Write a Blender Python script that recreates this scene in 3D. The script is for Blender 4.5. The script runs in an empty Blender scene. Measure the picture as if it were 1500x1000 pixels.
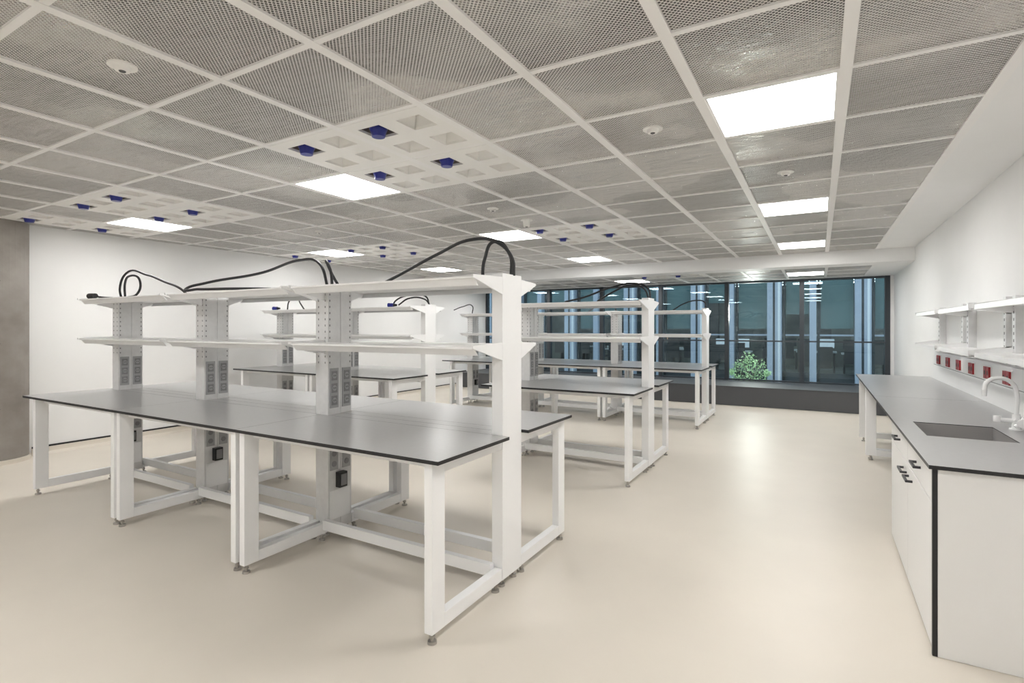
import bpy, bmesh, math, random
from mathutils import Vector, Matrix
random.seed(4)
S = bpy.context.scene
COL = S.collection
try:
    S.view_settings.view_transform = 'Standard'
except Exception: pass

# ---------------------------------------------------------------- materials
def nmat(name):
    m = bpy.data.materials.new(name); m.use_nodes = True
    return m, m.node_tree.nodes, m.node_tree.links
def pm(name, col, rough=0.5, metal=0.0, noise=0.0, scale=8.0, bump=0.0, bscale=60.0, spec=0.5):
    m, N, L = nmat(name); b = N['Principled BSDF']
    b.inputs['Base Color'].default_value = (*col, 1)
    b.inputs['Roughness'].default_value = rough
    b.inputs['Metallic'].default_value = metal
    b.inputs['Specular IOR Level'].default_value = spec
    tc = N.new('ShaderNodeTexCoord')
    if noise > 0:
        n = N.new('ShaderNodeTexNoise'); n.inputs['Scale'].default_value = scale; n.inputs['Detail'].default_value = 6
        r = N.new('ShaderNodeValToRGB')
        r.color_ramp.elements[0].position = .3; r.color_ramp.elements[1].position = .7
        r.color_ramp.elements[0].color = (*[c*(1-noise) for c in col], 1)
        r.color_ramp.elements[1].color = (*[min(1, c*(1+noise)) for c in col], 1)
        L.new(tc.outputs['Object'], n.inputs['Vector']); L.new(n.outputs['Fac'], r.inputs['Fac']); L.new(r.outputs['Color'], b.inputs['Base Color'])
    if bump > 0:
        n2 = N.new('ShaderNodeTexNoise'); n2.inputs['Scale'].default_value = bscale; n2.inputs['Detail'].default_value = 4
        bp = N.new('ShaderNodeBump'); bp.inputs['Strength'].default_value = bump; bp.inputs['Distance'].default_value = .05
        L.new(tc.outputs['Object'], n2.inputs['Vector']); L.new(n2.outputs['Fac'], bp.inputs['Height']); L.new(bp.outputs['Normal'], b.inputs['Normal'])
    return m
def em(name, col, s):
    m, N, L = nmat(name); N.remove(N['Principled BSDF'])
    e = N.new('ShaderNodeEmission'); e.inputs['Color'].default_value = (*col, 1); e.inputs['Strength'].default_value = s
    L.new(e.outputs[0], N['Material Output'].inputs['Surface']); return m

WHITE = pm('white_paint', (.865, .865, .86), .6, noise=.01, scale=3)
FRAME = pm('white_powder_coat', (.90, .90, .90), .35, noise=.01, scale=4)
GALV = pm('galvanised_channel', (.76, .76, .76), .4, 0, noise=.04, scale=20)
FLOOR = pm('beige_resin_floor', (.725, .67, .59), .40, noise=.02, scale=2.2, bump=.01, bscale=30, spec=.38)
TOP = pm('grey_laminate', (.40, .40, .40), .28, noise=.03, scale=30, spec=.6)
BLACK = pm('black_core_edge', (.012, .012, .014), .4)
RUBBER = pm('black_rubber', (.012, .012, .014), .45)
DGREY = pm('dark_grey_plastic', (.24, .24, .245), .45)
MGREY = pm('mid_grey_plastic', (.40, .40, .41), .45)
SLOT = pm('slot_dark', (.10, .10, .10), .7)
STEEL = pm('steel', (.45, .43, .40), .3, .9)
RED = pm('red_socket', (.36, .02, .025), .35)
BLUE = pm('blue_plastic', (.012, .02, .24), .3)
BROWN = pm('brown_recess', (.10, .08, .07), .6)
CREAM = pm('recess_cream', (.58, .55, .48), .6)
PLATE = pm('panel_white', (.86, .85, .82), .5)
BAR = pm('ceiling_bar_white', (.88, .87, .855), .5)
def concrete():
    m = pm('concrete', (.33, .30, .275), .8, bump=.08, bscale=14); N = m.node_tree.nodes; L = m.node_tree.links
    tc = N.new('ShaderNodeTexCoord'); mp = N.new('ShaderNodeMapping'); mp.inputs['Scale'].default_value = (1, 1, 1.4)
    n = N.new('ShaderNodeTexNoise'); n.inputs['Scale'].default_value = 1.3; n.inputs['Detail'].default_value = 7; n.inputs['Roughness'].default_value = .55
    r = N.new('ShaderNodeValToRGB'); r.color_ramp.elements[0].position = .36; r.color_ramp.elements[1].position = .68
    r.color_ramp.elements[0].color = (.225, .20, .18, 1); r.color_ramp.elements[1].color = (.35, .325, .30, 1)
    L.new(tc.outputs['Object'], mp.inputs[0]); L.new(mp.outputs[0], n.inputs[0]); L.new(n.outputs['Fac'], r.inputs[0]); L.new(r.outputs[0], N['Principled BSDF'].inputs['Base Color'])
    return m
CONC = concrete()
SLAB = pm('dark_soffit', (.16, .145, .13), .9, noise=.4, scale=4)
CABW = pm('cabinet_white', (.84, .835, .825), .4)
DARKF = pm('window_dark_grey', (.085, .088, .095), .5)
HAND = pm('handle_black', (.03, .03, .035), .4)
MULL = pm('mullion_grey', (.045, .055, .065), .4, .2)
LIGHT = em('led_diffuser', (1.0, .985, .96), 23)

def perf():
    m, N, L = nmat('perforated_metal'); b = N['Principled BSDF']
    b.inputs['Base Color'].default_value = (.60, .59, .57, 1); b.inputs['Roughness'].default_value = .5
    tc = N.new('ShaderNodeTexCoord')
    mp = N.new('ShaderNodeMapping'); mp.inputs['Rotation'].default_value = (0, 0, math.radians(45))
    p = .0145; mp.inputs['Scale'].default_value = (1/p, 1/p, 1)
    L.new(tc.outputs['Object'], mp.inputs['Vector'])
    sp = N.new('ShaderNodeSeparateXYZ'); L.new(mp.outputs[0], sp.inputs[0])
    def M(op, a, bb=None):
        n = N.new('ShaderNodeMath'); n.operation = op
        for i, v in enumerate([a, bb]):
            if v is None: continue
            if isinstance(v, (int, float)): n.inputs[i].default_value = v
            else: L.new(v, n.inputs[i])
        return n.outputs[0]
    sq = []
    for o in ('X', 'Y'):
        f = M('SUBTRACT', M('FRACT', sp.outputs[o]), .5); sq.append(M('MULTIPLY', f, f))
    hole = M('LESS_THAN', M('ADD', sq[0], sq[1]), .365**2)
    # behind the holes: crumpled foil-faced insulation pad, patchy
    h = N.new('ShaderNodeBsdfPrincipled')
    n1 = N.new('ShaderNodeTexNoise'); n1.inputs['Scale'].default_value = .8; n1.inputs['Detail'].default_value = 3
    L.new(tc.outputs['Object'], n1.inputs['Vector'])
    r1 = N.new('ShaderNodeValToRGB'); r1.color_ramp.elements[0].position = .45; r1.color_ramp.elements[1].position = .55
    L.new(n1.outputs['Fac'], r1.inputs['Fac'])
    mixc = N.new('ShaderNodeMix'); mixc.data_type = 'RGBA'
    mixc.inputs['A'].default_value = (.10, .095, .088, 1); mixc.inputs['B'].default_value = (.62, .60, .57, 1)
    L.new(r1.outputs['Color'], mixc.inputs['Factor']); L.new(mixc.outputs['Result'], h.inputs['Base Color'])
    L.new(r1.outputs['Color'], h.inputs['Metallic']); h.inputs['Roughness'].default_value = .12
    mp2 = N.new('ShaderNodeMapping'); mp2.inputs['Rotation'].default_value = (0, 0, .5); mp2.inputs['Scale'].default_value = (2.0, 6, 1)
    L.new(tc.outputs['Object'], mp2.inputs['Vector'])
    n2 = N.new('ShaderNodeTexNoise'); n2.inputs['Scale'].default_value = 1.8; n2.inputs['Detail'].default_value = 5; n2.inputs['Distortion'].default_value = 1.2
    L.new(mp2.outputs[0], n2.inputs['Vector'])
    bp = N.new('ShaderNodeBump'); bp.inputs['Strength'].default_value = 1.0; bp.inputs['Distance'].default_value = .35
    L.new(n2.outputs['Fac'], bp.inputs['Height']); L.new(bp.outputs['Normal'], h.inputs['Normal'])
    mx = N.new('ShaderNodeMixShader')
    L.new(hole, mx.inputs[0]); L.new(b.outputs[0], mx.inputs[1]); L.new(h.outputs[0], mx.inputs[2])
    L.new(mx.outputs[0], N['Material Output'].inputs['Surface'])
    return m
PERF = perf()

def glassm():
    m, N, L = nmat('tinted_glass'); N.remove(N['Principled BSDF'])
    t = N.new('ShaderNodeBsdfTransparent'); t.inputs[0].default_value = (.82, .88, .90, 1)
    g = N.new('ShaderNodeBsdfGlossy'); g.inputs['Roughness'].default_value = .01; g.inputs[0].default_value = (.75, .9, .95, 1)
    fr = N.new('ShaderNodeFresnel'); fr.inputs[0].default_value = 1.5
    mx = N.new('ShaderNodeMixShader'); L.new(fr.outputs[0], mx.inputs[0]); L.new(t.outputs[0], mx.inputs[1]); L.new(g.outputs[0], mx.inputs[2])
    L.new(mx.outputs[0], N['Material Output'].inputs['Surface']); return m
GLASS = glassm()

# ---------------------------------------------------------------- mesh builder
class MB:
    def __init__(s): s.v = []; s.f = []; s.m = []; s.mats = []
    def mi(s, m):
        if m not in s.mats: s.mats.append(m)
        return s.mats.index(m)
    def box(s, x0, x1, y0, y1, z0, z1, m, top=None):
        o = len(s.v); a = s.mi(m); t = s.mi(top) if top else a
        s.v += [(x0,y0,z0),(x1,y0,z0),(x1,y1,z0),(x0,y1,z0),(x0,y0,z1),(x1,y0,z1),(x1,y1,z1),(x0,y1,z1)]
        for q, k in (((0,3,2,1),a),((4,5,6,7),t),((0,1,5,4),a),((1,2,6,5),a),((2,3,7,6),a),((3,0,4,7),a)):
            s.f.append(tuple(o+i for i in q)); s.m.append(k)
    def prism(s, pts, axis, a0, a1, m):
        """pts polygon in the two other axes; extruded along axis ('x','y','z')"""
        o = len(s.v); n = len(pts); k = s.mi(m)
        for a in (a0, a1):
            for p in pts:
                s.v.append({'x': (a, p[0], p[1]), 'y': (p[0], a, p[1]), 'z': (p[0], p[1], a)}[axis])
        s.f.append(tuple(range(o, o+n))); s.m.append(k)
        s.f.append(tuple(range(o+2*n-1, o+n-1, -1))); s.m.append(k)
        for i in range(n):
            j = (i+1) % n; s.f.append((o+i, o+n+i, o+n+j, o+j)); s.m.append(k)
    def cyl(s, p0, p1, r0, r1, m, n=16):
        p0 = Vector(p0); p1 = Vector(p1); d = (p1-p0).normalized()
        u = d.orthogonal().normalized(); w = d.cross(u); o = len(s.v); k = s.mi(m)
        for p, r in ((p0, r0), (p1, r1)):
            for i in range(n):
                a = 2*math.pi*i/n; s.v.append(tuple(p + u*math.cos(a)*r + w*math.sin(a)*r))
        s.f.append(tuple(range(o+n-1, o-1, -1))); s.m.append(k)
        s.f.append(tuple(range(o+n, o+2*n))); s.m.append(k)
        for i in range(n):
            j = (i+1) % n; s.f.append((o+i, o+j, o+n+j, o+n+i)); s.m.append(k)
    def quad(s, pts, m):
        o = len(s.v); s.v += pts; s.f.append(tuple(range(o, o+len(pts)))); s.m.append(s.mi(m))
    def obj(s, name, parent=None, bevel=0, smooth=False):
        me = bpy.data.meshes.new(name); me.from_pydata(s.v, [], s.f)
        for m in s.mats: me.materials.append(m)
        me.polygons.foreach_set('material_index', s.m)
        bm = bmesh.new(); bm.from_mesh(me); bmesh.ops.recalc_face_normals(bm, faces=bm.faces); bm.to_mesh(me); bm.free()
        if smooth: me.shade_smooth()
        me.update(); ob = bpy.data.objects.new(name, me); COL.objects.link(ob)
        if parent: ob.parent = parent
        if bevel:
            b = ob.modifiers.new('bevel', 'BEVEL'); b.width = bevel; b.segments = 2; b.limit_method = 'ANGLE'
        return ob
def empty(name, loc=(0,0,0)):
    e = bpy.data.objects.new(name, None); COL.objects.link(e); e.location = loc; e.empty_display_size = .1; return e
def curve(name, pts, r, m, parent=None, cyclic=False):
    c = bpy.data.curves.new(name, 'CURVE'); c.dimensions = '3D'; c.bevel_depth = r; c.bevel_resolution = 4; c.resolution_u = 10; c.use_fill_caps = True
    sp = c.splines.new('BEZIER'); sp.bezier_points.add(len(pts)-1); sp.use_cyclic_u = cyclic
    for bp, p in zip(sp.bezier_points, pts):
        bp.co = p; bp.handle_left_type = bp.handle_right_type = 'AUTO'
    c.materials.append(m); ob = bpy.data.objects.new(name, c); COL.objects.link(ob)
    if parent: ob.parent = parent
    return ob

# ---------------------------------------------------------------- room
XL, XR, YB, YW, YBEAM = -8.15, 1.25, -3.4, 12.6, 9.92
ZC, ZC2, ZT = 2.75, 2.545, 3.0
w = MB(); w.box(XL-.3, XR+.3, YB-.2, YW+.2, -.15, 0, FLOOR); w.obj('floor')
w = MB(); w.box(XL-.2, XL, YB, YW+.1, 0, ZT, WHITE); w.obj('wall_left')
w = MB(); w.box(XR, XR+.2, YB, YW+.1, 0, ZT, WHITE); w.obj('wall_right')
w = MB(); w.box(XL, XR, YB-.2, YB, 0, ZT, WHITE); w.obj('wall_back')
w = MB(); w.box(XL, XR, YW-.02, YW+.1, ZC2, ZT, WHITE); w.obj('wall_window_head')
w = MB(); w.box(XL-.2, XR+.2, YB-.2, YW+.1, ZT, ZT+.2, SLAB); w.obj('ceiling_slab')
w = MB(); w.prism([(XL,0),(XL+.05,0),(XL+.018,.03),(XL+.012,.085),(XL,.085)], 'y', 2.6, YW-1.2, FLOOR)
w.box(XL, XL+.014, 2.6, YW-1.2, .085, .105, BLACK); w.obj('baseboard_left')  # black strip paints in the shadow line above the cove
# concrete shear wall with a rounded nose
w = MB(); pts = [(XL+.001, YB+.01), (-7.86, YB+.01), (-7.86, 2.26)]
for i in range(1, 9):
    a = math.pi/2*i/8; pts.append((-8.12+.26*math.cos(a), 2.26+.30*math.sin(a)))
pts.append((XL+.001, 2.56))
w.prism(pts, 'z', 0.0, ZC-.005, CONC)
for zz in (.62, 1.35, 2.05): w.box(-7.862, -7.858, YB+.02, 2.24, zz, zz+.006, SLOT)
w.obj('concrete_column')
w = MB()
p2 = [(x+.012 if x > XL+.01 else x, y+(.012 if y > 2 else 0)) for x, y in pts]
w.prism(p2, 'z', 0, .05, FLOOR); w.obj('baseboard_column')
# plaster soffit strip on the right, beam, lower ceiling border
w = MB(); w.box(.80, XR, YB, YBEAM, ZC, ZC+.05, WHITE)
w.box(.785, .80, YB, YBEAM, ZC+.006, ZC+.05, SLOT); w.obj('trim_soffit')  # dark strip colours in the shadow gap along the soffit edge
w = MB(); w.box(XL, XR, YBEAM, YBEAM+.30, ZC2, ZT, WHITE); w.obj('ceiling_beam')

PX, PY = .665, .70
X0, Y0 = .11, 2.94
xs = [X0+PX] + [X0-PX*k for k in range(13)]
xs = [x for x in xs if x > XL]
ys = [Y0+PY*k for k in range(-9, 10)]
ys = [y for y in ys if YB < y < YBEAM]
xe = sorted([.785]+xs[1:]+[XL]); ye = sorted([YB]+ys+[YBEAM])
def near(a, b): return abs(a-b) < .02
light_cells = [(X0-PX*(5*i+1), Y0+PY*4*j) for i in range(3) for j in (-2, -1, 0, 1, 2)]
svc = []
for yb in (2.24, 5.74):
    for yo in (0, PY):
        for i in (4, 5, 9, 10, 12): svc.append((X0-PX*i, yb+yo))
def hit(lst, x, y): return any(near(x, a) and near(y, b) for a, b in lst)
svc = [c for c in svc if not hit(light_cells, *c)]
w = MB()
for i in range(len(xe)-1):
    for j in range(len(ye)-1):
        if hit(light_cells, xe[i], ye[j]) or hit(svc, xe[i], ye[j]): continue
        w.quad([(xe[i], ye[j], ZC+.008), (xe[i+1], ye[j], ZC+.008), (xe[i+1], ye[j+1], ZC+.008), (xe[i], ye[j+1], ZC+.008)], PERF)
w.obj('ceiling')
w = MB()
for x in xs: w.box(x-.026, x+.026, YB, YBEAM, ZC-.004, ZC+.03, BAR)
for y in ys: w.box(XL, .785, y-.016, y+.016, ZC-.002, ZC+.028, BAR)
w.obj('trim_ceiling_grid')
# lower ceiling at window
ys2 = [10.34, 11.04, 11.74, 12.44]
xs2 = [x for x in xs if x > -8.0]
l2 = [(X0-PX*(5*i+1), 11.04) for i in range(3)]
s2 = [(X0-PX*i, y) for i in (4, 5, 9, 10) for y in (10.34,)]
w = MB(); xx = sorted(xs2)
w.box(.775, XR, YBEAM+.3, YW, ZC2, ZC2+.04, WHITE); w.box(XL, xx[0], YBEAM+.3, YW, ZC2, ZC2+.04, WHITE)
w.box(xx[0], .775, YBEAM+.3, 10.34, ZC2, ZC2+.04, WHITE); w.box(xx[0], .775, 12.44, YW, ZC2, ZC2+.04, WHITE)
for i in range(len(xx)-1):
    for j in range(3):
        if hit(l2, xx[i], ys2[j]) or hit(s2, xx[i], ys2[j]): continue
        w.quad([(xx[i], ys2[j], ZC2+.008), (xx[i+1], ys2[j], ZC2+.008), (xx[i+1], ys2[j+1], ZC2+.008), (xx[i], ys2[j+1], ZC2+.008)], PERF)
for x in xx: w.box(x-.022, x+.022, 10.34, 12.44, ZC2-.003, ZC2+.03, BAR)
for y in ys2: w.box(xx[0], xx[-1], y-.014, y+.014, ZC2-.002, ZC2+.028, BAR)
w.obj('ceiling_window_bay')

def light_panel(x, y, z):
    w = MB(); a, b, c, d = x+.026, x+PX-.026, y+.016, y+PY-.016
    w.box(a+.012, b-.012, c+.012, d-.012, z, z+.03, LIGHT)
    w.box(a, a+.012, c, d, z-.002, z+.035, BAR); w.box(b-.012, b, c, d, z-.002, z+.035, BAR)
    w.box(a+.012, b-.012, c, c+.012, z-.002, z+.035, BAR); w.box(a+.012, b-.012, d-.012, d, z-.002, z+.035, BAR)
    w.obj('ceiling_light_panel')
for c in light_cells: light_panel(*c, ZC)
for c in l2: light_panel(*c, ZC2)

def service_panel(x, y, z):
    w = MB(); a, b, c, d = x+.026, x+PX-.026, y+.016, y+PY-.016
    cx, cy = (a+b)/2, (c+d)/2; q = .155; h = .088
    xe = [a, cx-q-h, cx-q+h, cx+q-h, cx+q+h, b]; ye = [c, cy-q-h, cy-q+h, cy+q-h, cy+q+h, d]
    for i in range(5):
        for j in range(5):
            if i in (1, 3) and j in (1, 3): continue
            w.box(xe[i], xe[i+1], ye[j], ye[j+1], z-.004, z+.012, PLATE)
    for i in (0, 1):
        for j in (0, 1):
            px, py = cx+(-q, q)[i], cy+(-q, q)[j]
            blue = (i == 0 and j == 0); m = BROWN if blue else CREAM
            k = h*.72; zz = z+.07
            o = [(px-h,py-h),(px+h,py-h),(px+h,py+h),(px-h,py+h)]; n = [(px-k,py-k),(px+k,py-k),(px+k,py+k),(px-k,py+k)]
            for e in range(4):
                f = (e+1) % 4
                w.quad([(*o[e], z+.012), (*o[f], z+.012), (*n[f], zz), (*n[e], zz)], m if blue else PLATE)
            w.quad([(*n[0], zz), (*n[1], zz), (*n[2], zz), (*n[3], zz)], m)
            if blue:
                w.cyl((px,py,zz), (px,py,z+.01), .055, .055, BLUE, 20); w.cyl((px,py,z+.01), (px,py,z-.034), .052, .040, BLUE, 20)
    w.obj('ceiling_service_panel')
for c in svc: service_panel(*c, ZC)
for c in s2: service_panel(*c, ZC2)

def detector(x, y, z, drop=.02, r=.06):
    w = MB(); w.cyl((x,y,z), (x,y,z-.008), r, r, PLATE, 28); w.cyl((x,y,z-.008), (x,y,z-.008-drop), r*.62, r*.5, PLATE, 28)
    w.cyl((x,y,z-.008-drop), (x,y,z-.012-drop), r*.25, r*.2, SLOT, 16); w.obj('smoke_detector')
for x, y in ((-2.82, 1.23), (-.887, 3.26), (-.227, 4.69), (-2.9, 4.61), (-5.5, 4.6)): detector(x, y, ZC+.008)
detector(-2.88, 5.3, ZC+.008, .07, .07)

# ---------------------------------------------------------------- windows
mx = [1.15-1.4625*k for k in range(7)]
xl, xr = XL+.02, XR
ZS = .38
w = MB()
w.box(xl, xr, 11.22, YW-.06, 0.002, ZS-.012, DARKF); 
for x in mx[1:]: w.box(x-.004, x+.004, 11.216, 11.23, .01, ZS-.02, SLOT)
w.box(xl, xr, 11.20, YW-.06, ZS-.012, ZS, DARKF)
w.obj('trim_window_sill')
edges = mx+[XL+.05]
for i in range(len(edges)-1):
    a, b = edges[i+1], edges[i]
    w = MB()
    w.box(b-.042, b+.042, YW-.06, YW+.08, ZS, ZC2, MULL)
    if i == len(edges)-2: w.box(a-.03, a+.02, YW-.05, YW+.08, ZS, ZC2, MULL)
    w.box(a+.042, b-.042, YW-.03, YW+.05, ZS, ZS+.03, MULL)
    w.box(a+.042, b-.042, YW-.03, YW+.05, ZC2-.04, ZC2, MULL)
    w.box(a+.042, b-.042, YW-.045, YW+.03, 1.23, 1.26, MULL)
    w.box(a+.042, b-.042, YW+.002, YW+.008, ZS+.03, ZC2-.04, GLASS)
    w.obj('window_%d' % (i+1))
w = MB(); w.box(mx[0]+.042, XR, YW-.05, YW+.08, ZS, ZC2, WHITE); w.obj('trim_window_jamb')

# ---------------------------------------------------------------- outside
EXC = pm('facade_column_blue', (.36, .43, .53), .5, noise=.05, scale=2)
EXW = pm('facade_light_strip', (.68, .75, .80), .5)
EXT = pm('facade_blind_teal', (.075, .155, .165), .4, noise=.12, scale=1)
EXD = pm('facade_dark', (.025, .035, .042), .5, noise=.3, scale=2)
EXI = pm('office_dim', (.15, .17, .17), .8, noise=.4, scale=1.5)
EXP = pm('office_furniture', (.08, .085, .09), .7)
EXL = em('office_lights', (.85, .96, 1), 10)
EXG = em('exit_sign_green', (.1, 1, .6), 2)
EXM = em('monitor_glow', (.5, .62, .7), 1.0)
EXO = em('desk_lamp_warm', (1, .6, .35), 1.6)
YF = 18.5
w = MB()
w.box(-24, 11, YF+.3, YF+6, -.5, 0, EXI); w.box(-24, 11, YF+5.8, YF+6, 0, 3.2, EXI); w.box(-24, 11, YF+.3, YF+6, 3.2, 3.6, EXI)
w.box(-24, 11, YF, YF+.3, -1.2, .15, EXD); w.box(-24, 11, YF, YF+.3, 3.1, 6, EXD)
w.box(-24, 11, YF+.05, YF+.15, 1.28, 1.33, EXC)
k = 0; x = -23.25
while x < 10.5:
    wd = .40 if k % 2 else .18
    w.box(x, x+wd, YF-.25, YF+.2, -1, 5, EXC)
    if wd > .3: w.box(x+.16, x+.22, YF-.256, YF-.25, -1, 5, EXD); w.box(x+.30, x+.36, YF-.262, YF-.25, -1, 5, EXW)
    w.box(x+wd+.03, x+wd+.09, YF, YF+.2, -1, 5, EXD)
    low = (1.5, 1.5, 2.35, 1.5, 1.95)[k % 5]
    w.box(x+wd+.11, x+1.13, YF+.1, YF+.14, low, 3.1, EXT)
    x += 1.15; k += 1
for i in range(24):
    xx0 = -23+i*1.4
    for yy in (YF+1.4, YF+2.6, YF+4.0):
        w.box(xx0, xx0+.9, yy, yy+.14, 3.15, 3.18, EXL)
for i in range(24):
    xx0 = -23+i*1.4+random.uniform(-.2, .2)
    yy = YF+random.choice((1.2, 2.2, 3.6))
    w.box(xx0, xx0+1.2, yy, yy+.6, .68, .73, EXW)
    w.box(xx0+.05, xx0+.1, yy+.1, yy+.5, 0, .68, EXP); w.box(xx0+1.1, xx0+1.15, yy+.1, yy+.5, 0, .68, EXP)
    for t in (.05, .65):
        w.box(xx0+t, xx0+t+.48, yy+.2, yy+.23, .85, 1.15, EXM if random.random() < .35 else EXD)
        w.box(xx0+t+.2, xx0+t+.26, yy+.2, yy+.23, .73, .85, EXP)
        w.box(xx0+t, xx0+t+.42, yy-.5, yy-.42, .5, .9+random.random()*.2, EXP); w.box(xx0+t, xx0+t+.42, yy-.5, yy-.1, .42, .5, EXP)
    if i % 3 == 0: w.box(xx0+.55, xx0+.65, yy+.3, yy+.35, 1.05, 1.15, EXO)
for i in range(8): w.box(-20+i*4, -19.6+i*4, YF+4.6, YF+5, 0, 3.2, EXP)
w.box(-.75, -.4, YF+1, YF+1.05, 2.15, 2.3, EXG)
w.obj('neighbouring_building')
w = MB(); w.box(-14, 6, YW+.4, YF-.3, -1.2, -.9, EXD); w.obj('street_terrace')
# tree outside
t = empty('street_tree', (-1.60, 15.2, 0))
w = MB(); w.cyl((0,0,-.898), (.03,.02,.2), .03, .018, pm('bark', (.12,.08,.05), .9))
for i in range(9):
    a = i*2.4; w.cyl((.02,.01,-.1+i*.05), (.3*math.cos(a), .3*math.sin(a), .25+i*.06), .010, .004, w.mats[0], 8)
w.obj('trunk', t)
w = MB(); LF = pm('leaf_green', (.40, .62, .32), .5, noise=.5, scale=9)
cl = [(0,0,.72,.2),(-.22,.05,.5,.22),(.22,0,.5,.24),(.05,-.1,.35,.25),(-.3,0,.15,.2),(.33,.05,.18,.2),(0,.1,.05,.25),(-.12,0,-.15,.2),(.2,0,-.1,.18),(.42,0,.35,.1),(-.42,0,.35,.09)]
for i in range(1300):
    c = random.choice(cl)
    d = Vector((random.gauss(0,1), random.gauss(0,1), random.gauss(0,1))).normalized()
    p = Vector(c[:3])+d*c[3]*random.uniform(.35, 1)
    d = Vector((random.gauss(0,1), random.gauss(0,1), random.gauss(0,1))).normalized(); u = d.orthogonal().normalized()
    s = random.uniform(.02, .042)
    w.quad([tuple(p), tuple(p+d*s+u*s*.4), tuple(p+d*s*2), tuple(p+d*s-u*s*.4)], LF)
w.obj('foliage', t)
pl = bpy.data.lights.new('tree_fill_light', 'POINT'); pl.energy = 130; pl.color = (1, .95, .85); pl.shadow_soft_size = .15  # added point light with no fixture, brightens the tree
po = bpy.data.objects.new('tree_fill_light', pl); po.location = (-1.4, 14.0, 1.9); COL.objects.link(po)

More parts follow.
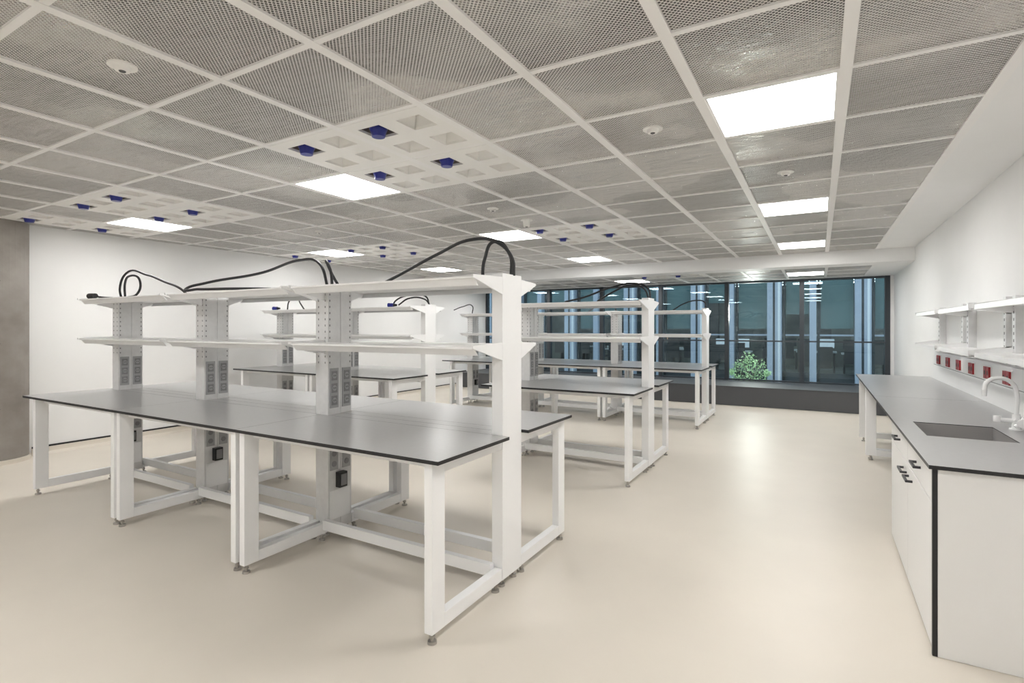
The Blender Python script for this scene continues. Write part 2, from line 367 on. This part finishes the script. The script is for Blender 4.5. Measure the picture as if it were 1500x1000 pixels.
# ---------------------------------------------------------------- lab bench islands
PITCH = 1.56
def foot(w, x, y):
    w.cyl((x,y,0.001), (x,y,.014), .024, .022, STEEL, 14); w.cyl((x,y,.014), (x,y,.056), .008, .008, STEEL, 10)
    w.cyl((x,y,.03), (x,y,.04), .015, .015, STEEL, 8)
def island(b0, n, y0, cables):
    e = empty('lab_bench_island')
    yc = y0+.76; y1 = y0+1.52; H = .90; T = .019
    B = [b0-PITCH*k for k in range(n+1)]
    w = MB()
    for k in range(n):
        xa = B[k]+(.03 if k == 0 else -.0015); xb = B[k+1]-(.15 if k == n-1 else -.0015)
        w.box(xb, xa, y0-.02, yc-.115, H-T, H, BLACK, TOP)
        w.box(xb, xa, yc+.115, y1+.02, H-T, H, BLACK, TOP)
        ra = B[k]-(.095 if k == 0 else .07); rb = B[k+1]+(.11 if k == n-1 else .07)
        w.box(rb, ra, yc-.113, yc-.001, H-T, H, BLACK, TOP); w.box(rb, ra, yc+.001, yc+.113, H-T, H, BLACK, TOP)
    w.box(B[n]-.15, B[n]-.025, yc-.113, yc+.113, H-T, H, BLACK, TOP)
    w.obj('worktop', e, .001)
    # steel frames
    w = MB(); ft = MB(); Q = H-T-.001
    for k in range(n):
        fr = [(B[k]-.07, B[k]-.02), (B[k+1]+.02, B[k+1]+.07)]
        for xa, xb in fr:
            for ya, yb, s in ((y0, y0+.10, 1), (y1-.10, y1, -1)):
                w.box(xa, xb, ya, yb, .055, Q, FRAME)
            for ya, yb in ((y0+.10, yc-.115), (yc+.115, y1-.10)):
                w.box(xa, xb, ya, yb, .055, .125, FRAME); w.box(xa, xb, ya, yb, Q-.06, Q, FRAME)
            for yy in (y0+.03, yc-.15, yc+.15, y1-.03): foot(ft, (xa+xb)/2, yy)
        xa, xb = B[k+1]+.07, B[k]-.07
        w.box(xa, xb, yc-.165, yc-.125, .085, .155, FRAME); w.box(xa, xb, yc+.125, yc+.165, .085, .155, FRAME)
        w.box(xa, xb, yc-.165, yc-.125, Q-.08, Q, FRAME); w.box(xa, xb, yc+.125, yc+.165, Q-.08, Q, FRAME)
        w.box(xa, xb, y0+.06, y0+.10, Q-.04, Q, FRAME); w.box(xa, xb, y1-.10, y1-.06, Q-.04, Q, FRAME)
    w.obj('frame', e, .003); ft.obj('feet', e)
    # posts
    w = MB(); d = MB()
    for k in range(n+1):
        if k == 0:
            xa, xb = B[0]-.092, B[0]-.018
            w.box(xa, xb, yc-.112, yc+.112, .055, 1.85, FRAME)
            for z in [1.0+.05*i for i in range(16)]:
                for yy in (yc-.06, yc+.06): d.box(xa-.002, xa+.002, yy-.006, yy+.006, z, z+.022, SLOT)
            foot(d, B[0]-.055, yc-.07); foot(d, B[0]-.055, yc+.07)
        else:
            off = 0 if k < n else .045
            xa, xb = B[k]-.065+off, B[k]+.065+off
            w.box(xa, xb, yc-.11, yc-.008, .055, 1.80, GALV); w.box(xa, xb, yc+.008, yc+.11, .055, 1.80, GALV)
            w.box(xa+.02, xb-.004, yc-.008, yc+.008, .055, 1.79, GALV)
            w.box(xa, xb, yc-.11, yc+.11, 1.80, 1.825, FRAME)
            for z in [1.27+.045*i for i in range(12)]:
                for yy in (yc-.095, yc+.095):
                    d.box(xb-.001, xb+.0015, yy-.004, yy+.004, z, z+.014, DGREY)
                for xx in (xa+.03, xb-.03): d.box(xx-.004, xx+.004, yc-.1115, yc-.109, z, z+.014, DGREY)
            for yy in (yc-.058, yc+.058):
                d.box(xb, xb+.006, yy-.040, yy+.040, .945, 1.235, MGREY)
                for i in range(3):
                    zz = 1.0+.09*i
                    d.box(xb+.006, xb+.009, yy-.026, yy+.026, zz-.034, zz+.034, DGREY)
                    d.cyl((xb+.009, yy, zz), (xb+.011, yy, zz), .020, .019, MGREY, 18)
                    for s in (-1, 1): d.box(xb+.011, xb+.0125, yy+s*.008-.002, yy+s*.008+.002, zz-.006, zz+.007, BLACK)
                d.box(xb, xb+.006, yy-.036, yy+.036, .49, .66, MGREY)
                d.cyl((xb+.006, yy, .535), (xb+.010, yy, .535), .022, .020, DGREY, 16); d.cyl((xb+.006, yy, .61), (xb+.010, yy, .61), .022, .020, DGREY, 16)
            w.box(xb, xb+.003, yc-.095, yc+.095, .13, .34, FRAME)
            d.box(xb+.0, xb+.045, yc-.040, yc+.030, .36, .47, BLACK); d.box(xb+.045, xb+.051, yc-.030, yc+.020, .375, .455, DGREY)
            d.box(xa-.006, xa, yc-.1, yc+.1, .955, 1.235, MGREY)
            for s in (-1, 1): foot(d, (xa+xb)/2, yc+s*.07)
    w.obj('service_posts', e, .002); d.obj('sockets', e)
    # shelves
    w = MB()
    for k in range(n):
        xa, xb = B[k+1]+(.025 if k < n-1 else 0), B[k]-.045
        if k == 0: xb = B[0]-.018
        for z in (1.425, 1.81):
            for s, dep in ((-1, .29), (1, .18)):
                ya = yc+s*.113; yb = yc+s*(.113+dep)
                lo, hi = min(ya, yb), max(ya, yb)
                w.box(xa+.012, xb-.012, lo, hi, z-.012, z, FRAME)
                w.prism([(yb, z), (yb-s*.012, z), (yb-s*.055, z-.048), (yb-s*.043, z-.048)], 'x', xa+.012, xb-.012, FRAME)
                prof = [(ya, z+.018), (yb+s*.014, z+.008), (yb+s*.014, z-.008), (ya, z-.085)]
                w.prism(prof, 'x', xa, xa+.012, FRAME); w.prism(prof, 'x', xb-.012, xb, FRAME)
            if z > 1.6:
                w.box(xa+(.07 if k < n-1 else .115), xb-(.08 if k == 0 else .07), yc-.112, yc+.112, z-.012, z, FRAME)
    w.obj('shelves', e, .0015)
    for i, c in enumerate(cables):
        curve('power_cable_%d' % (i+1), c, .0105, RUBBER, e)
    return e
def plug(e, p, q, m):
    w = MB(); p = Vector(p); q = Vector(q); dd = (q-p).normalized()
    w.cyl(p, p+dd*.05, .014, .02, RUBBER); w.cyl(p+dd*.05, p+dd*.11, .027, .027, m); w.cyl(p+dd*.11, p+dd*.13, .03, .03, m); w.obj('plug', e)

Y = 2.76
c1 = [
 [(-2.56, Y-.1, 1.825), (-2.40, Y-.06, 1.90), (-2.17, Y, 2.01), (-1.90, Y, 2.085), (-1.70, Y, 2.05), (-1.61, Y+.02, 1.95), (-1.60, Y+.02, 1.845)],
 [(-1.78, Y-.05, 1.81), (-1.77, Y-.04, 1.95), (-1.72, Y, 2.06), (-1.64, Y+.04, 1.98), (-1.64, Y+.06, 1.845)],
 [(-3.60, Y-.2, 1.825), (-3.85, Y-.3, 1.83), (-4.25, Y-.38, 1.835), (-4.42, Y-.38, 1.845), (-4.30, Y-.3, 1.89), (-3.85, Y-.1, 1.97), (-3.52, Y, 2.06), (-3.30, Y, 2.02), (-3.20, Y, 1.82)],
 [(-3.10, Y+.03, 1.82), (-3.18, Y+.02, 1.93), (-3.22, Y, 2.03), (-3.14, Y-.03, 1.95), (-3.10, Y-.05, 1.82)],
 [(-6.33, Y, 1.81), (-6.38, Y, 1.95), (-6.24, Y, 2.10), (-5.83, Y, 2.06), (-5.45, Y-.02, 1.97), (-5.16, Y-.04, 1.90), (-4.98, Y-.06, 1.825)],
 [(-6.20, Y-.03, 1.82), (-6.16, Y-.05, 1.98), (-6.0, Y-.08, 2.05), (-5.80, Y-.08, 2.0), (-5.78, Y-.1, 1.88), (-5.95, Y-.14, 1.825)],
]
e = island(-1.58, 3, 2.0, c1)
curve('power_cable_7', [(-6.05, Y-.2, 1.825), (-6.1, Y-.28, 1.83), (-6.12, Y-.33, 1.84)], .0095, RUBBER, e)
w = MB(); w.cyl((-6.10, Y-.33, 1.842), (-6.22, Y-.33, 1.842), .024, .028, RUBBER); w.obj('plug', e)
Y = 5.71
e = island(-4.58, 2, 4.95, [
 [(-5.10, Y-.2, 1.825), (-5.05, Y-.2, 1.90), (-4.85, Y-.1, 1.98), (-4.68, Y, 1.96), (-4.62, Y, 1.845)],
 [(-4.95, Y-.25, 1.84), (-4.80, Y-.2, 1.93), (-4.66, Y-.05, 1.92), (-4.65, Y+.05, 1.845)],
 [(-7.60, Y, 1.82), (-7.55, Y, 1.97), (-7.35, Y, 2.0), (-7.15, Y-.1, 1.92), (-7.0, Y-.15, 1.825)],
 [(-6.15, Y, 1.82), (-6.3, Y, 1.96), (-6.5, Y, 1.93), (-6.7, Y-.1, 1.825)]])
plug(e, (-4.98, Y-.25, 1.84), (-5.1, Y-.28, 1.84), BLUE)
plug(e, (-7.45, Y-.25, 1.84), (-7.6, Y-.28, 1.84), BLUE)
e = island(-1.55, 1, 4.95, [
 [(-2.50, Y-.2, 1.825), (-2.30, Y-.15, 1.87), (-2.0, Y-.05, 1.98), (-1.75, Y, 2.02), (-1.60, Y, 1.95), (-1.58, Y, 1.845)],
 [(-2.15, Y-.1, 1.825), (-2.0, Y-.05, 1.92), (-1.8, Y, 2.0), (-1.66, Y+.03, 1.96), (-1.61, Y+.05, 1.845)]])
Y = 9.06
e = island(-1.55, 3, 8.3, [
 [(-2.1, Y-.1, 1.825), (-1.95, Y, 1.93), (-1.75, Y, 1.98), (-1.62, Y, 1.95), (-1.60, Y, 1.845)],
 [(-3.6, Y-.1, 1.825), (-3.4, Y, 1.95), (-3.2, Y, 1.98), (-3.11, Y, 1.83)],
 [(-6.6, Y-.1, 1.9), (-6.45, Y, 1.97), (-6.2, Y, 1.98), (-6.2, Y, 1.83)]])

# ---------------------------------------------------------------- right counter
e = empty('wall_counter')
ZK = .895; XF = .44; XBK = XR-.002
w = MB()
sx0, sx1, sy0, sy1 = .55, .96, 3.93, 4.47
ya, yb = 3.09, 8.72
w.box(XF, XBK, ya, sy0, ZK-.018, ZK, BLACK, TOP); w.box(XF, sx0, sy0, sy1, ZK-.018, ZK, BLACK, TOP)
w.box(sx1, XBK, sy0, sy1, ZK-.018, ZK, BLACK, TOP); w.box(XF, XBK, sy1, 5.98, ZK-.018, ZK, BLACK, TOP)
w.box(XF, XBK, 5.984, yb, ZK-.018, ZK, BLACK, TOP); w.obj('worktop', e)
w = MB(); SINK = pm('sink_grey', (.29, .28, .275), .35)
zb = ZK-.14; zt = ZK-.004
w.quad([(sx0,sy0,zb),(sx1,sy0,zb),(sx1,sy1,zb),(sx0,sy1,zb)], SINK)
i_ = .001
for p, q in (((sx0+i_,sy0+i_),(sx1-i_,sy0+i_)),((sx1-i_,sy0+i_),(sx1-i_,sy1-i_)),((sx1-i_,sy1-i_),(sx0+i_,sy1-i_)),((sx0+i_,sy1-i_),(sx0+i_,sy0+i_))):
    w.quad([(*p,zb),(*q,zb),(*q,zt),(*p,zt)], SINK)
w.cyl(((sx0+sx1)/2,(sy0+sy1)/2,zb+.002), ((sx0+sx1)/2,(sy0+sy1)/2,zb+.006), .035, .035, STEEL, 20)
w.obj('sink_basin', e)
# base cabinets
w = MB(); c0, c1_ = 3.12, 4.74; XD = XF+.025
w.box(XD+.012, XBK, c0, c0+.02, .0015, ZK-.020, CABW)
w.box(XD-.008, XD+.012, c0, c0+.02, .0015, ZK-.020, BLACK)
w.box(XD+.012, XBK, c1_-.02, c1_, .0015, ZK-.020, CABW)
w.box(XD+.012, XBK, c0+.02, c1_-.02, .08, .10, CABW); w.box(XD+.05, XD+.065, c0+.02, c1_-.02, .0015, .10, CABW)
w.box(XD+.014, XD+.018, c0+.02, c1_-.02, .10, ZK-.03, SLOT)
mid = (c0+c1_)/2; g = .003
fr = [(c0+.022, mid-g), (mid+g, c1_-.002)]
for a, b in fr:
    w.box(XD-.006, XD+.012, a, b, .715, ZK-.026, CABW)
    w.box(XD-.006, XD+.012, a, b, .03, .709, CABW)
w.obj('cabinet', e, .0015)
w = MB()
def handle(y, z, l=.15):
    x = XD-.006
    w.box(x-.034, x-.022, y-l/2, y+l/2, z-.006, z+.006, HAND)
    for s in (-1, 1): w.box(x-.024, x, y+s*(l/2-.006)-.006, y+s*(l/2-.006)+.006, z-.006, z+.006, HAND)
handle((fr[0][0]+fr[0][1])/2, .80); handle((fr[1][0]+fr[1][1])/2, .80); handle(fr[0][1]-.11, .655); handle(fr[1][0]+.11, .655)
w.obj('handles', e)
w = MB()
for y in (8.55, 7.45, 7.38, 4.80):
    y1_ = y+.05
    w.box(XF+.03, XF+.13, y, y1_, .055, ZK-.020, FRAME); w.box(XR-.14, XR-.04, y, y1_, .055, ZK-.020, FRAME)
    w.box(XF+.13, XR-.14, y, y1_, .055, .125, FRAME); w.box(XF+.13, XR-.14, y, y1_, ZK-.09, ZK-.020, FRAME)
    for x in (XF+.08, XR-.09): foot(w, x, y+.025)
for a, b in ((4.85, 7.38), (7.5, 8.55)):
    w.box(XR-.12, XR-.08, a, b, .2, .26, FRAME); w.box(XF+.06, XF+.10, a, b, ZK-.065, ZK-.020, FRAME)
w.obj('leg_frames', e, .002)

# trunking with sockets
e = empty('dado_trunking')
w = MB(); w.box(XR-.07, XR-.001, 3.1, 7.95, 1.085, 1.25, FRAME); w.box(XR-.073, XR-.07, 3.1, 7.95, 1.10, 1.104, SLOT); w.obj('trunking', e, .003)
w = MB()
for y in (3.55, 4.05, 4.55, 5.08, 5.6, 6.11, 6.61, 7.1, 7.6):
    w.box(XR-.077, XR-.0705, y-.085, y+.085, 1.115, 1.225, FRAME)
    for s in (-1, 1):
        w.box(XR-.090, XR-.077, y+s*.04-.037, y+s*.04+.037, 1.122, 1.218, RED)
        w.cyl((XR-.0905, y+s*.04, 1.17), (XR-.0895, y+s*.04, 1.17), .02, .02, SLOT, 14)
w.obj('sockets', e)
# wall shelves
def wall_shelf(y0, y1):
    e = empty('wall_shelf'); w = MB()
    for z in (1.35, 1.70):
        w.box(XR-.27, XR-.03, y0+.014, y1-.014, z-.014, z, FRAME); w.box(XR-.27, XR-.256, y0+.014, y1-.014, z-.036, z-.014, FRAME)
        pr = [(XR-.03, z+.045), (XR-.275, z+.008), (XR-.275, z-.02), (XR-.03, z-.07)]
        for yy in (y0, y1-.014): w.prism(pr, 'y', yy, yy+.014, FRAME)
    for yy in (y0, y1-.07): w.box(XR-.06, XR-.001, yy, yy+.07, 1.26, 1.76, GALV)
    for z in [1.28+.05*i for i in range(9)]:
        for yy in (y0+.035, y1-.035):
            w.box(XR-.0615, XR-.06, yy-.006, yy+.006, z, z+.02, SLOT)
    w.obj('shelf_unit', e, .0015)
wall_shelf(6.55, 7.75); wall_shelf(5.2, 6.4); wall_shelf(3.85, 5.05)
# tap
e = empty('lab_tap', (1.06, 4.42, ZK))
TAP = pm('tap_white', (.85, .85, .85), .25)
w = MB(); w.cyl((0,0,.001), (0,0,.012), .034, .032, TAP, 20); w.cyl((0,0,.012), (0,0,.10), .022, .020, TAP, 20)
w.cyl((0,0,.055), (0,-.09,.055), .016, .014, TAP); w.cyl((0,0,.055), (-.09,.0,.06), .014, .014, TAP)
for a in range(5):
    an = a*math.pi*2/5; w.cyl((0,-.095,.055), (.038*math.cos(an), -.10, .055+.038*math.sin(an)), .012, .010, TAP, 10)
w.cyl((0,-.085,.055), (0,-.115,.055), .024, .024, TAP); w.cyl((-.09,0,.045), (-.09,0,.085), .02, .02, TAP)
w.obj('tap_body', e)
curve('gooseneck', [(0,0,.09), (0,0,.24), (-.02,-.005,.29), (-.08,-.02,.32), (-.145,-.035,.295), (-.16,-.04,.235)], .0125, TAP, e)
w = MB(); w.cyl((-.16,-.04,.245), (-.16,-.04,.205), .016, .012, TAP); w.obj('nozzle', e)

# ---------------------------------------------------------------- world + camera
wd = bpy.data.worlds.new('dusk'); S.world = wd; wd.use_nodes = True
bg = wd.node_tree.nodes['Background']; bg.inputs[0].default_value = (.58, .67, .73, 1); bg.inputs[1].default_value = 2.2
cam = bpy.data.cameras.new('camera'); co = bpy.data.objects.new('camera', cam); COL.objects.link(co)
co.location = (0, 0, 1.53); co.rotation_euler = (math.radians(90), 0, math.radians(30.1))
cam.sensor_width = 36; cam.lens = 776/1500*36; cam.shift_y = -20/1500; cam.clip_start = .05
S.camera = co
